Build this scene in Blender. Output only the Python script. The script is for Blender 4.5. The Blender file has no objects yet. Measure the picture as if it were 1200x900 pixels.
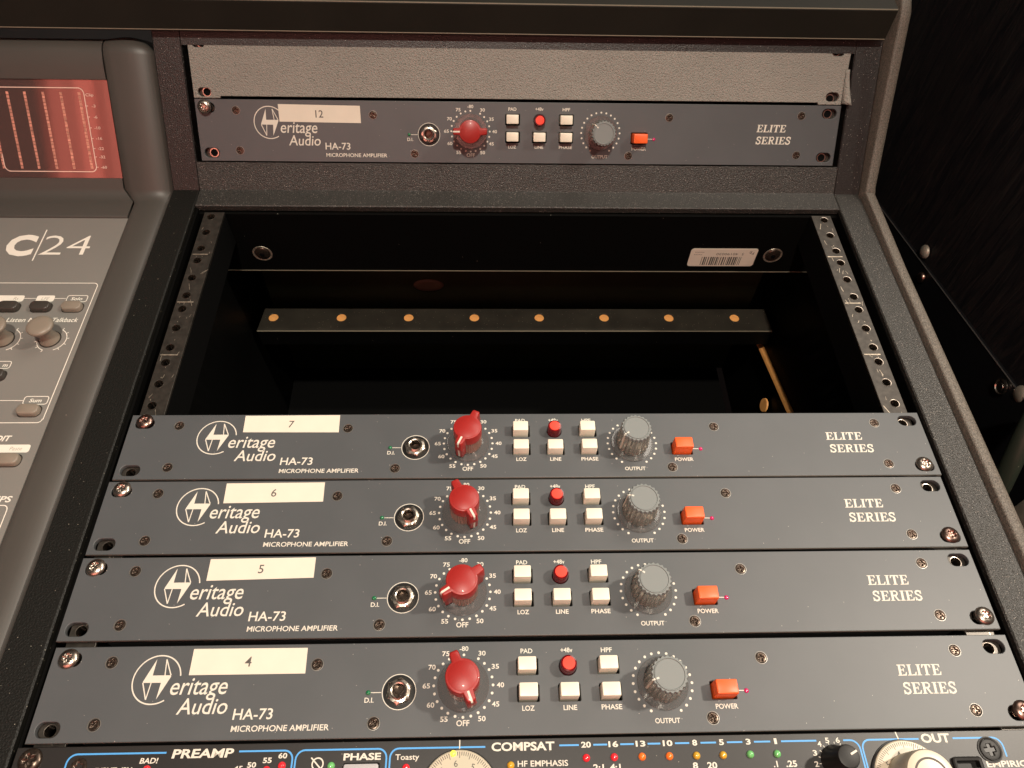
import bpy, math, random
from mathutils import Vector, Matrix
random.seed(7)
S = 0.001                                   # everything below is written in millimetres
SLOPE = math.radians(30)                    # slope of the lower rack face
UP = math.radians(54.755)                   # extra tilt of the upper rack face
C = bpy.context.scene.collection
SC = bpy.context.scene

# ------------------------------------------------------------------ camera
RX = Matrix.Rotation(SLOPE, 4, 'X')         # rack frame -> world
def W(x, y, z): return RX @ Vector((x*S, y*S, z*S))
R0 = Vector((0.99943592, -0.0208667, 0.02631403))
R1 = Vector((-0.00194323, -0.81816123, -0.57498558))
R2 = Vector((0.03352717, 0.57461011, -0.81774027))
cam = bpy.data.cameras.new('camera'); camo = bpy.data.objects.new('camera', cam); C.objects.link(camo)
cm = Matrix((R0, -R1, -R2)).transposed().to_4x4()
cm = RX @ cm; cm.translation = W(214.882, -244.533, 379.929)
camo.matrix_world = cm
cam.sensor_width = 36; cam.lens = 861.66/1200*36; cam.clip_start = 0.01; cam.clip_end = 50
SC.camera = camo

# ------------------------------------------------------------------ light
wd = bpy.data.worlds.new('World'); SC.world = wd; wd.use_nodes = True
bg = wd.node_tree.nodes['Background']; bg.inputs[0].default_value = (1.0, .90, .80, 1); bg.inputs[1].default_value = 0.08
def area(name, pos, target, size, power, col, shape='DISK', spread=180):
    l = bpy.data.lights.new(name, 'AREA'); l.shape = shape; l.size = size; l.energy = power; l.color = col
    l.spread = math.radians(spread)
    o = bpy.data.objects.new(name, l); C.objects.link(o)
    o.location = pos; o.rotation_euler = (Vector(target)-Vector(pos)).to_track_quat('-Z', 'Y').to_euler()
    return o
CEN = W(245, 0, 0)
def along(x, y, z, d):                      # a point d metres from the rack centre, direction given in the rack frame
    v = RX.to_3x3() @ Vector((x, y, z)).normalized()
    return CEN + v*d
area('ceiling_spot', along(0, -.288, .958, 1.7), CEN, 0.07, 23, (1.0, .90, .76))
sl = bpy.data.lights.new('ceiling_spot_right', 'SPOT'); sl.energy = 76; sl.color = (1.0, .89, .75); sl.shadow_soft_size = .035
sl.spot_size = math.radians(40); sl.spot_blend = .75
slo = bpy.data.objects.new('ceiling_spot_right', sl); C.objects.link(slo); slo.location = along(.64, .05, .76, 1.5)
slo.rotation_euler = (W(300, -190, 0)-slo.location).to_track_quat('-Z', 'Y').to_euler()
area('ceiling_glow', along(.42, .5, .79, 2.0), CEN, 0.9, 11, (1.0, .90, .78))
area('reflector_fill', (-0.25, -0.75, 1.35), (-0.3, -1.5, 0.1), 0.5, 22, (1.0, .85, .70), spread=80)  # added fill that only lights the red reflector sheet, no known lamp

SC.view_settings.view_transform = 'Standard'; SC.view_settings.look = 'None'
SC.view_settings.exposure = 0; SC.view_settings.gamma = 1
SC.cycles.max_bounces = 10; SC.cycles.transmission_bounces = 8; SC.cycles.transparent_max_bounces = 8
SC.cycles.sample_clamp_indirect = 4; SC.cycles.caustics_refractive = False

# ------------------------------------------------------------------ materials
def mat(name, col, rough=.5, metal=0, spec=.5, bump=None, speck=None, mottle=None, trans=0, ior=1.5, coat=0, emit=None, rvar=None, alpha=1):
    """bump=(kind, cells per mm, depth mm)  speck=(cells per mm, radius, colour, amount)  mottle=(per mm, amount)"""
    m = bpy.data.materials.new(name); m.use_nodes = True
    nt = m.node_tree; N = nt.nodes; L = nt.links; b = N['Principled BSDF']
    b.inputs['Base Color'].default_value = (*col, 1); b.inputs['Roughness'].default_value = rough
    b.inputs['Metallic'].default_value = metal; b.inputs['Specular IOR Level'].default_value = spec
    b.inputs['IOR'].default_value = ior; b.inputs['Alpha'].default_value = alpha; b.inputs['Transmission Weight'].default_value = trans
    b.inputs['Coat Weight'].default_value = coat; b.inputs['Coat Roughness'].default_value = .08
    if emit: b.inputs['Emission Color'].default_value = (*emit[0], 1); b.inputs['Emission Strength'].default_value = emit[1]
    tc = N.new('ShaderNodeTexCoord'); co = tc.outputs['Object']
    csock = None
    def noise(scale, detail=3):
        n = N.new('ShaderNodeTexNoise'); n.inputs['Scale'].default_value = scale*1000; n.inputs['Detail'].default_value = detail
        L.new(co, n.inputs['Vector']); return n.outputs['Fac']
    if mottle:
        f = noise(mottle[0], 4)
        r = N.new('ShaderNodeMapRange'); r.inputs['From Min'].default_value = .3; r.inputs['From Max'].default_value = .7
        r.inputs['To Min'].default_value = 1-mottle[1]; r.inputs['To Max'].default_value = 1+mottle[1]
        L.new(f, r.inputs['Value'])
        x = N.new('ShaderNodeVectorMath'); x.operation = 'SCALE'; x.inputs[0].default_value = col
        L.new(r.outputs['Result'], x.inputs['Scale']); csock = x.outputs['Vector']
    if speck:
        v = N.new('ShaderNodeTexVoronoi'); v.inputs['Scale'].default_value = speck[0]*1000; L.new(co, v.inputs['Vector'])
        lt = N.new('ShaderNodeMath'); lt.operation = 'LESS_THAN'; lt.inputs[1].default_value = speck[1]
        L.new(v.outputs['Distance'], lt.inputs[0])
        sp = N.new('ShaderNodeSeparateColor'); L.new(v.outputs['Color'], sp.inputs[0])
        g = N.new('ShaderNodeMath'); g.operation = 'LESS_THAN'; g.inputs[1].default_value = speck[3]; L.new(sp.outputs[0], g.inputs[0])
        mu = N.new('ShaderNodeMath'); mu.operation = 'MULTIPLY'; L.new(lt.outputs[0], mu.inputs[0]); L.new(g.outputs[0], mu.inputs[1])
        mx = N.new('ShaderNodeMix'); mx.data_type = 'RGBA'; L.new(mu.outputs[0], mx.inputs['Factor'])
        if csock: L.new(csock, mx.inputs['A'])
        else: mx.inputs['A'].default_value = (*col, 1)
        mx.inputs['B'].default_value = (*speck[2], 1); csock = mx.outputs['Result']
    if csock: L.new(csock, b.inputs['Base Color'])
    if rvar:
        f = noise(rvar[0], 3); r = N.new('ShaderNodeMapRange'); r.inputs['From Min'].default_value = .3; r.inputs['From Max'].default_value = .7
        r.inputs['To Min'].default_value = rough-rvar[1]; r.inputs['To Max'].default_value = rough+rvar[1]
        L.new(f, r.inputs['Value']); L.new(r.outputs['Result'], b.inputs['Roughness'])
    if bump:
        kind, sc, dep = bump
        if kind == 'leather':
            v = N.new('ShaderNodeTexVoronoi'); v.feature = 'SMOOTH_F1'; v.inputs['Scale'].default_value = sc*1000
            dn = N.new('ShaderNodeTexNoise'); dn.inputs['Scale'].default_value = sc*700; L.new(co, dn.inputs['Vector'])
            ad = N.new('ShaderNodeVectorMath'); ad.operation = 'MULTIPLY_ADD'; L.new(dn.outputs['Color'], ad.inputs[0])
            ad.inputs[1].default_value = (.9/(sc*1000),)*3; L.new(co, ad.inputs[2]); L.new(ad.outputs[0], v.inputs['Vector'])
            pw = N.new('ShaderNodeMath'); pw.operation = 'POWER'; pw.inputs[1].default_value = 2.2; L.new(v.outputs['Distance'], pw.inputs[0])
            ng = N.new('ShaderNodeMath'); ng.operation = 'MULTIPLY'; ng.inputs[1].default_value = -1.6; L.new(pw.outputs[0], ng.inputs[0]); h = ng.outputs[0]
        else:
            h = noise(sc, 2)
        bp = N.new('ShaderNodeBump'); bp.inputs['Distance'].default_value = dep*S; bp.inputs['Strength'].default_value = 1
        L.new(h, bp.inputs['Height']); L.new(bp.outputs[0], b.inputs['Normal'])
    return m
M = {}
M['panel'] = mat('blue_grey_panel_paint', (.070, .075, .079), .47, spec=.6, bump=('n', 5, .012), speck=(.30, .055, (.45, .42, .38), .35), mottle=(.03, .06))
M['edgepaint'] = mat('panel_edge_highlight', (.16, .145, .125), .4, spec=.6)  # lighter tone paints in the highlight along each panel's bottom edge
M['print'] = mat('cream_print', (.68, .64, .55), .6)
M['paper'] = mat('label_paper', (.72, .65, .54), .75, mottle=(.1, .02))
M['ink'] = mat('grey_ink', (.10, .09, .08), .7)
M['black'] = mat('matt_black', (.004, .004, .004), .8, spec=.05)
M['chassis'] = mat('black_steel', (.012, .012, .012), .5)
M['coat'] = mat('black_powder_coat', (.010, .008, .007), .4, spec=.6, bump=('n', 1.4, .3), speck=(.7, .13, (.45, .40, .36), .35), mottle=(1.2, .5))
M['coatlow'] = mat('black_powder_coat_painted_shade', (.0065, .0062, .005), .5, spec=.3, bump=('n', 1.0, .3), speck=(.4, .07, (.40, .36, .28), .3), mottle=(1.2, .5))  # shade on the left strip is put into this darker base colour
M['coat2'] = mat('dusty_lit_black_powder_coat', (.027, .025, .022), .42, spec=.55, bump=('n', 1.3, .55), speck=(.9, .17, (.36, .32, .28), .45), mottle=(1.0, .7))  # dusty, and lightened in the base colour where the frame catches light
M['rim'] = mat('textured_vinyl_rim', (.115, .098, .080), .5, spec=.5, bump=('n', 1.4, .5), mottle=(1.3, .6))
M['vinyl'] = mat('grained_grey_vinyl', (.255, .240, .212), .5, spec=.4, bump=('leather', 1.15, .55), mottle=(.02, .06))
M['bay'] = mat('bay_black_paint', (.0035, .0035, .0033), .45, spec=.06, speck=(.16, .045, (.3, .27, .22), .22))
M['bayback'] = mat('bay_back_board', (.026, .032, .018), .7, spec=.1, mottle=(.01, .2))
M['bar'] = mat('dusty_steel_bar', (.030, .026, .019), .5, metal=.2, speck=(.5, .12, (.3, .26, .2), .3), mottle=(.05, .3), bump=('n', .6, .05))
M['rail'] = mat('scratched_steel_rail', (.052, .045, .038), .36, metal=.5, mottle=(.25, .3), bump=('n', .3, .03))
M['railbright'] = mat('bare_rail_edge', (.45, .38, .30), .4, metal=.7, mottle=(.5, .4))
M['wood'] = mat('lit_wood_orange', (.95, .44, .13), .6, mottle=(.2, .1))  # bright orange base colour holds the glow of the lit floor
M['steel'] = mat('nickel_screw', (.46, .39, .33), .27, metal=1, mottle=(.3, .25))
M['bronze'] = mat('bronze_screw', (.26, .17, .14), .3, metal=1, mottle=(.5, .4))
M['darkscrew'] = mat('black_oxide_screw', (.085, .062, .048), .3, metal=.8, mottle=(.8, .5))
M['chamfer'] = mat('bare_aluminium_chamfer', (.24, .225, .205), .4, metal=.7)
M['chrome'] = mat('nickel_jack', (.62, .55, .47), .28, metal=1, rvar=(.4, .05))
M['red'] = mat('red_knob_plastic', (.32, .016, .013), .42, spec=.5, coat=.06)
M['redbtn'] = mat('red_translucent_cap', (.90, .07, .045), .3, coat=.3, emit=((1, .05, .02), .10))
M['redring'] = mat('dark_red_lens', (.12, .002, .005), .12, coat=.4)
M['clear'] = mat('clear_acrylic', (.16, .155, .15), .05, spec=1, alpha=.30, coat=1)
M['clearred'] = mat('ribbed_clear_red_body', (.50, .30, .24), .18, spec=.9, metal=.5)
M['greycap'] = mat('grey_knob_cap', (.185, .20, .195), .5, bump=('n', 1.5, .01))
M['silver'] = mat('ribbed_smoky_body', (.50, .46, .40), .18, metal=.8)
M['ivory'] = mat('ivory_button', (.78, .72, .59), .4)
M['orange'] = mat('orange_button', (.88, .12, .022), .4)
M['ledgreen'] = mat('green_led', (.01, .16, .06), .15, coat=1)
M['ledmag'] = mat('magenta_led', (.5, .01, .10), .15, coat=1, emit=((1, .03, .2), .15))
M['lr'] = mat('red_led', (.75, .02, .03), .15, coat=1, emit=((1, .03, .04), .2))
M['lo'] = mat('orange_led', (.9, .16, .02), .15, coat=1, emit=((1, .2, .02), .2))
M['ly'] = mat('amber_led', (.65, .36, .03), .15, coat=1)
M['lg'] = mat('pale_green_led', (.16, .5, .16), .15, coat=1)
M['blackpanel'] = mat('black_anodised_panel', (.016, .014, .013), .42, spec=.5, bump=('n', 3, .02), speck=(.3, .05, (.4, .36, .3), .25))
M['blue'] = mat('blue_print', (.08, .35, .75), .5)
M['cream'] = mat('cream_dial', (.56, .49, .37), .35)
M['blkplastic'] = mat('black_plastic', (.010, .009, .008), .48, spec=.35)
M['greybtn'] = mat('pale_grey_button', (.45, .44, .45), .4)
M['c_silver'] = mat('warm_silver_paint', (.220, .208, .190), .45, spec=.5, bump=('n', 4, .01), mottle=(.01, .05), metal=.15)
M['c_rim'] = mat('taupe_plastic', (.064, .058, .051), .46, spec=.5, bump=('n', 3, .01), speck=(.12, .03, (.35, .3, .25), .2), mottle=(.01, .08))
M['c_btn'] = mat('taupe_key', (.23, .19, .15), .4)
M['c_btnd'] = mat('dark_key', (.045, .038, .032), .35)
M['c_print'] = mat('white_silkscreen', (.78, .73, .64), .5)
M['c_dark'] = mat('key_slot', (.03, .025, .02), .5)
M['screen'] = mat('smoked_red_meter_glass', (.34, .19, .17), .05, metal=.8)
M['segs'] = mat('unlit_meter_segments', (.62, .27, .20), .4, mottle=(.35, .4))
M['pinkprint'] = mat('meter_print', (.85, .62, .52), .5)
M['boardwood'] = None
M['plate'] = mat('satin_black_plate', (.005, .005, .006), .4, speck=(.1, .03, (.2, .18, .15), .2))
M['green'] = mat('dark_green_tube', (.02, .026, .018), .4, speck=(.2, .05, (.4, .38, .3), .2))
M['galv'] = mat('galvanised_bracket', (.30, .26, .21), .45, metal=.4, mottle=(.1, .3))
M['speckle'] = mat('black_ledge_laminate', (.016, .015, .011), .6, spec=.25, bump=('n', .8, .03), mottle=(.02, .15), speck=(.08, .03, (.3, .28, .2), .2))
M['edge'] = mat('pale_edge', (.19, .165, .12), .45)  # pale tone for thin edges, on the ledge it paints the highlight
def wood_black():
    m = bpy.data.materials.new('black_stained_wood'); m.use_nodes = True; nt = m.node_tree; N = nt.nodes; L = nt.links; b = N['Principled BSDF']
    tc = N.new('ShaderNodeTexCoord'); mp = N.new('ShaderNodeMapping'); mp.inputs['Scale'].default_value = (60, 60, 6)
    w = N.new('ShaderNodeTexNoise'); w.inputs['Scale'].default_value = 3; w.inputs['Detail'].default_value = 6; w.inputs['Distortion'].default_value = 1.5
    L.new(tc.outputs['Object'], mp.inputs[0]); L.new(mp.outputs[0], w.inputs['Vector'])
    cr = N.new('ShaderNodeValToRGB'); cr.color_ramp.elements[0].position = .35; cr.color_ramp.elements[0].color = (.004, .004, .006, 1)
    cr.color_ramp.elements[1].position = .75; cr.color_ramp.elements[1].color = (.022, .018, .017, 1)
    L.new(w.outputs['Fac'], cr.inputs[0]); L.new(cr.outputs[0], b.inputs['Base Color'])
    bp = N.new('ShaderNodeBump'); bp.inputs['Distance'].default_value = .0008; L.new(w.outputs['Fac'], bp.inputs['Height']); L.new(bp.outputs[0], b.inputs['Normal'])
    b.inputs['Roughness'].default_value = .5; b.inputs['Specular IOR Level'].default_value = .3
    return m
M['boardwood'] = wood_black()

# ------------------------------------------------------------------ mesh helpers
def circ(cx, cy, r, n=24, a0=0):
    return [(cx+r*math.cos(a0+2*math.pi*i/n), cy+r*math.sin(a0+2*math.pi*i/n)) for i in range(n)]
def rrect(cx, cy, w, h, r, n=4):
    p = []
    for k, (sx, sy) in enumerate(((1, 1), (-1, 1), (-1, -1), (1, -1))):
        for i in range(n+1):
            a = math.pi/2*(k+i/n)
            p.append((cx+sx*(w/2-r)+r*math.cos(a), cy+sy*(h/2-r)+r*math.sin(a)))
    return p
class MB:
    def __init__(s): s.v = []; s.f = []; s.m = []
    def add(s, vs, fs, mi=0):
        o = len(s.v); s.v += [tuple(v) for v in vs]; s.f += [tuple(i+o for i in f) for f in fs]; s.m += [mi]*len(fs); return s
    def box(s, x0, x1, y0, y1, z0, z1, mi=0):
        v = [(x, y, z) for z in (z0, z1) for x, y in ((x0, y0), (x1, y0), (x1, y1), (x0, y1))]
        return s.add(v, [(3, 2, 1, 0), (4, 5, 6, 7), (0, 1, 5, 4), (1, 2, 6, 5), (2, 3, 7, 6), (3, 0, 4, 7)], mi)
    def loft(s, rings, cap0=False, cap1=True, mi=0):          # rings: list of lists of 3-D points, same length
        n = len(rings[0]); v = [p for r in rings for p in r]; f = []
        for k in range(len(rings)-1):
            for i in range(n):
                j = (i+1) % n; f.append((k*n+i, k*n+j, (k+1)*n+j, (k+1)*n+i))
        if cap0: f.append(tuple(reversed(range(n))))
        if cap1: f.append(tuple(range((len(rings)-1)*n, len(rings)*n)))
        return s.add(v, f, mi)
    def stack(s, levels, cap0=False, cap1=True, mi=0):        # levels: list of (outline2d, z)
        return s.loft([[(x, y, z) for x, y in o] for o, z in levels], cap0, cap1, mi)
    def lathe(s, cx, cy, prof, n=32, cap0=False, cap1=True, mi=0):
        return s.stack([(circ(cx, cy, r, n), z) for r, z in prof], cap0, cap1, mi)
    def rbox(s, cx, cy, w, h, z0, z1, r=.6, c=.5, taper=0, mi=0, n=3):
        return s.stack([(rrect(cx, cy, w, h, r, n), z0), (rrect(cx, cy, w-taper, h-taper, r, n), z1-c),
                        (rrect(cx, cy, w-taper-c*.6, h-taper-c*.6, r, n), z1-c*.3), (rrect(cx, cy, w-taper-2*c, h-taper-2*c, max(r-c*.6, .1), n), z1)], mi=mi)
    def flat(s, pts, z, mi=0): return s.add([(x, y, z) for x, y in pts], [tuple(range(len(pts)))], mi)
    def ribbon(s, pts, w, z, mi=0, closed=False, w1=None):
        n = len(pts); L_ = []; R_ = []
        for i in range(n):
            a = pts[(i-1) % n] if (closed or i > 0) else pts[i]; b = pts[(i+1) % n] if (closed or i < n-1) else pts[i]
            dx, dy = b[0]-a[0], b[1]-a[1]; l = math.hypot(dx, dy) or 1; nx, ny = -dy/l, dx/l
            if closed or 0 < i < n-1:
                p, q = pts[(i-1) % n], pts[i]; e = math.hypot(q[0]-p[0], q[1]-p[1]) or 1
                c = nx*(-(q[1]-p[1])/e)+ny*((q[0]-p[0])/e); k = 1/max(c, .5)
            else: k = 1
            ww = (w if w1 is None else w+(w1-w)*i/(n-1))/2*k
            L_.append((pts[i][0]+nx*ww, pts[i][1]+ny*ww, z)); R_.append((pts[i][0]-nx*ww, pts[i][1]-ny*ww, z))
        m = n if closed else n-1
        return s.add(L_+R_, [(i+n, (i+1) % n+n, (i+1) % n, i) for i in range(m)], mi)
    def prism_x(s, poly, x0, x1, mi=0):                       # poly in (y,z)
        return s.loft([[(x0, y, z) for y, z in poly], [(x1, y, z) for y, z in poly]], True, True, mi)
    def tube(s, pts, r, n=10, mi=0):
        rings = []
        for i, p in enumerate(pts):
            a = Vector(pts[max(i-1, 0)]); b = Vector(pts[min(i+1, len(pts)-1)]); q = (b-a).to_track_quat('Z', 'Y')
            rings.append([tuple(Vector(p)+q @ Vector((r*math.cos(2*math.pi*k/n), r*math.sin(2*math.pi*k/n), 0))) for k in range(n)])
        return s.loft(rings, True, True, mi)
    def mesh(s, name, mats, smooth=0, T=None):
        me = bpy.data.meshes.new(name)
        me.from_pydata([(x*S, y*S, z*S) for x, y, z in (s.v if T is None else [tuple(T @ Vector(v)) for v in s.v])], [], s.f)
        for m in (mats if isinstance(mats, (list, tuple)) else [mats]): me.materials.append(m)
        me.polygons.foreach_set('material_index', s.m)
        if smooth:
            me.polygons.foreach_set('use_smooth', [True]*len(s.f))
            me.update(); me.set_sharp_from_angle(angle=math.radians(smooth))
        me.validate(); me.update(); return me
    def build(s, name, mats, parent=None, smooth=0, loc=(0, 0, 0), **k):
        return link(name, s.mesh(name, mats, smooth), parent, loc, **k)
def link(name, me, parent=None, loc=(0, 0, 0), rz=0, label=None):
    o = bpy.data.objects.new(name, me); C.objects.link(o); o.location = [c*S for c in loc]; o.rotation_euler = (0, 0, rz)
    if parent: o.parent = parent
    if label: o['label'] = label
    return o
def sweep(mb, path, profs, mi=0, close=True):
    """path: (y,z) points; profs: profile or one per path point: list of (x,n). normal = left of the path direction"""
    n = len(path); rings = []
    for i, (y, z) in enumerate(path):
        ds = []
        if i > 0: ds.append((path[i][0]-path[i-1][0], path[i][1]-path[i-1][1]))
        if i < n-1: ds.append((path[i+1][0]-path[i][0], path[i+1][1]-path[i][1]))
        ns = []
        for dy, dz in ds: l = math.hypot(dy, dz); ns.append((-dz/l, dy/l))
        ny = sum(a for a, _ in ns); nz = sum(b for _, b in ns); l = math.hypot(ny, nz); ny /= l; nz /= l
        k = 1/max(ny*ns[0][0]+nz*ns[0][1], .6)
        pr = profs[i] if isinstance(profs[0], list) else profs
        rings.append([(x, y+ny*h*k, z+nz*h*k) for x, h in pr])
    return mb.loft(rings, True, True, mi)
def plate(outer, holes, z0, z1, bev=.25):
    """flat plate with holes and a small rounded edge; returns mesh (metres)"""
    cu = bpy.data.curves.new('plate', 'CURVE'); cu.dimensions = '2D'; cu.fill_mode = 'BOTH'
    for loop in [outer]+holes:
        sp = cu.splines.new('POLY'); sp.points.add(len(loop)-1); sp.use_cyclic_u = True
        for p, (x, y) in zip(sp.points, loop): p.co = (x, y, 0, 1)
    cu.extrude = (z1-z0)/2-bev; cu.bevel_depth = bev; cu.bevel_resolution = 1; cu.offset = -bev
    o = bpy.data.objects.new('plate', cu); me = bpy.data.meshes.new_from_object(o)
    for v in me.vertices: v.co = (v.co.x*S, v.co.y*S, (v.co.z+(z0+z1)/2)*S)
    me.materials.clear(); bpy.data.objects.remove(o); bpy.data.curves.remove(cu)
    return me
_tc = {}
def glyphs(txt, bold=0.0):
    k = (txt, bold)
    if k not in _tc:
        cu = bpy.data.curves.new('txt', 'FONT'); cu.body = txt; cu.resolution_u = 3; cu.offset = bold
        o = bpy.data.objects.new('txt', cu); me = bpy.data.meshes.new_from_object(o)
        _tc[k] = ([tuple(v.co) for v in me.vertices], [tuple(p.vertices) for p in me.polygons])
        bpy.data.objects.remove(o); bpy.data.curves.remove(cu); bpy.data.meshes.remove(me)
    return _tc[k]
CAP = max(v[1] for v in glyphs('H')[0])
def text(mb, txt, x, y, cap, z=.06, width=None, shear=0, bold=0.0, align='L', mi=0, rot=0, ybase=True):
    vs, fs = glyphs(txt, bold)
    x0 = min(v[0] for v in vs); x1 = max(v[0] for v in vs)
    sy = cap/CAP; sx = sy if width is None else width/(x1-x0); w = (x1-x0)*sx
    ox = {'L': 0, 'C': -w/2, 'R': -w}[align]; c, s_ = math.cos(rot), math.sin(rot); out = []
    for vx, vy, _ in vs:
        px = (vx-x0)*sx+ox; py = vy*sy-(0 if ybase else cap/2); px += py*shear
        out.append((x+px*c-py*s_, y+px*s_+py*c, z))
    mb.add(out, fs, mi)
def empty(name, loc, rot, label, cat, group=None):
    o = bpy.data.objects.new(name, None); C.objects.link(o); o.empty_display_size = .01
    o.location = loc; o.rotation_euler = (rot, 0, 0); o['label'] = label; o['category'] = cat
    if group: o['group'] = group
    return o
LOW = SLOPE; UPR = SLOPE+UP
O12 = (0.215, 241.7, 52.97)              # top left corner of the upper unit, in the rack frame

# ------------------------------------------------------------------ screws
def screw_mesh(name, R, dome, m, cross=.55, depth=1.0, ring=None, flat=False, rot=.3):
    mb = MB(); n = 48; rings = []
    rr = [R*t for t in (1, .96, .86, .74, .62, .5, .4, .3, .2, .1)]
    for r in rr:
        ring_ = []
        for i in range(n):
            a = 2*math.pi*i/n; x, y = r*math.cos(a), r*math.sin(a)
            z = dome*(1-(r/R)**2)**(.5 if not flat else .15) if r < R else 0
            d = min(abs(x), abs(y)); w = R*.13
            k = max(0, min(1, (w*1.7-d)/(w*.7)))*max(0, min(1, (cross*R-r)/(R*.12)))
            z -= depth*k
            ring_.append((x*math.cos(rot)-y*math.sin(rot), x*math.sin(rot)+y*math.cos(rot), z))
        rings.append(ring_)
    mb.loft([[(x, y, -1.5) for x, y, z in rings[0]]]+rings, False, True)
    mats = [m]
    if ring:
        mb.lathe(0, 0, [(R*1.02, -1), (R*1.02, .1), (R*1.12, .36), (R*1.24, .33), (R*1.26, .1)], 32, cap1=False, mi=1); mats.append(ring)
    return mb.mesh(name, mats, 50)
SCR_RACK = [screw_mesh('rack_screw', 4.9, 2.2, M['steel'], .5, 1.2, rot=r) for r in (.2, .7, 1.1)]
SCR_BRZ = [screw_mesh('rack_screw', 4.9, 2.1, M['bronze'], .5, 1.2, rot=r) for r in (.4, 1.0)]
SCR_PAN = [screw_mesh('panel_screw', 2.55, .45, M['darkscrew'], .72, .7, M['chamfer'], True, rot=r) for r in (.1, .5, .9, 1.3)]
SCR_BLK = screw_mesh('face_screw', 4.6, .5, M['blkplastic'], .62, 1.3, M['blkplastic'], True, .1)
SCR_BLKB = screw_mesh('rack_screw', 5.3, 2.0, M['darkscrew'], .55, 1.2, None, False, .4)
SCR_BIG = screw_mesh('bar_screw', 6.2, 1.6, M['darkscrew'], .0, 0, M['railbright'])

# ------------------------------------------------------------------ preamp
# unit-local frame: x to the right from the left edge, y up (negative below the top edge), z out of the panel
H = 43.7; WD = 482.6
GX, GY = 202.4, -20.9; OX, OY = 300.6, -21.3
BTN = [(233.8, -12.1), (274.2, -12.1), (233.9, -24.6), (254.1, -24.6), (274.3, -24.6)]
PANS = [(29.4, -7.7), (29.3, -36), (130, -10), (160, -37.4), (322.8, -37.6), (352.3, -9.8), (453, -7.6), (453, -36.1)]
SLOTS = [(8.6, -6), (8.4, -37.8), (474.2, -5.9), (474.4, -37.6)]
def make_panel_mesh():
    holes = [rrect(x, y, 11.2, 7.0, 3.4, 6) for x, y in SLOTS]
    holes += [circ(x, y, 2.95, 20) for x, y in PANS]
    holes += [rrect(x+.2, y-.3, 10.8, 8.0, .5, 2) for x, y in BTN]+[circ(254.2, -12.6, 4.4, 24), rrect(330.2, -24.9, 12.4, 8.4, .5, 2), circ(171.2, -23.4, 7.7, 40)]
    me = plate([(0, 0), (WD, 0), (WD, -H), (0, -H)], holes, -3, 0, .3); me.materials.append(M['panel']); me.materials.append(M['edgepaint'])
    for p in me.polygons:
        if p.normal.y < -.4 and p.center.y < -(H-.45)*S: p.material_index = 1
    return me
def serif_text(mb, word, x, y, cap, width, shear, z, t=.17):
    """bold slab-serif capitals out of strokes; each letter gets its own cell"""
    adv = {'E': .92, 'L': .88, 'I': .52, 'T': .94, 'S': .80, 'R': 1.0}
    tot = sum(adv[c] for c in word)-.08; k = width/tot; cx = 0; i = 0
    def P(pts, dz):
        mb.flat([(x+(cx+px)*k+py*cap*shear, y+py*cap) for px, py in pts], z+dz)
    def R(x0, x1, y0, y1, dz): P([(x0, y0), (x1, y0), (x1, y1), (x0, y1)], dz)
    def ST(pts, w, dz):
        mb.ribbon([(x+(cx+px)*k+py*cap*shear, y+py*cap) for px, py in pts], w*k, z+dz)
    for ch in word:
        if ch in 'EL':
            R(.0, .44, 0, .07, 0); R(.0, .44, .93, 1, 0); R(.12, .34, .07, .93, 0)
            P([(.44, 0), (.80, 0), (.86, .32), (.78, .32), (.68, .11), (.44, .09)], .0)
            if ch == 'E':
                P([(.44, 1), (.77, 1), (.80, .72), (.72, .72), (.64, .90), (.44, .92)], .0); R(.34, .56, .47, .55, .0); R(.54, .62, .36, .66, .012)
        elif ch == 'I': R(0, .44, 0, .07, 0); R(0, .44, .93, 1, 0); R(.11, .33, .07, .93, 0)
        elif ch == 'T':
            R(.20, .66, 0, .07, 0); R(.32, .54, .07, .90, 0)
            P([(.0, .68), (.08, .68), (.18, .90), (.68, .90), (.78, .68), (.86, .68), (.84, 1), (.02, 1)], .0)
        elif ch == 'R':
            R(.0, .42, 0, .07, 0); R(.0, .40, .93, 1, 0); R(.11, .33, .07, .93, 0)
            ST([(.40, .96), (.60, .95), (.72, .84), (.72, .66), (.60, .54), (.33, .51)], .13, .012)
            P([(.38, .50), (.58, .50), (.80, .08), (.94, .07), (.94, 0), (.66, 0)], .024)
        elif ch == 'S':
            ST([(.62, .70), (.58, .88), (.44, .96), (.26, .95), (.13, .84), (.14, .68), (.28, .58), (.46, .48), (.60, .36), (.62, .20), (.50, .07), (.32, .03), (.16, .10), (.08, .30)], .155, 0)
            R(.60, .67, .66, 1.0, .012); R(.03, .10, 0, .36, .012)
        cx += adv[ch]
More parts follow.
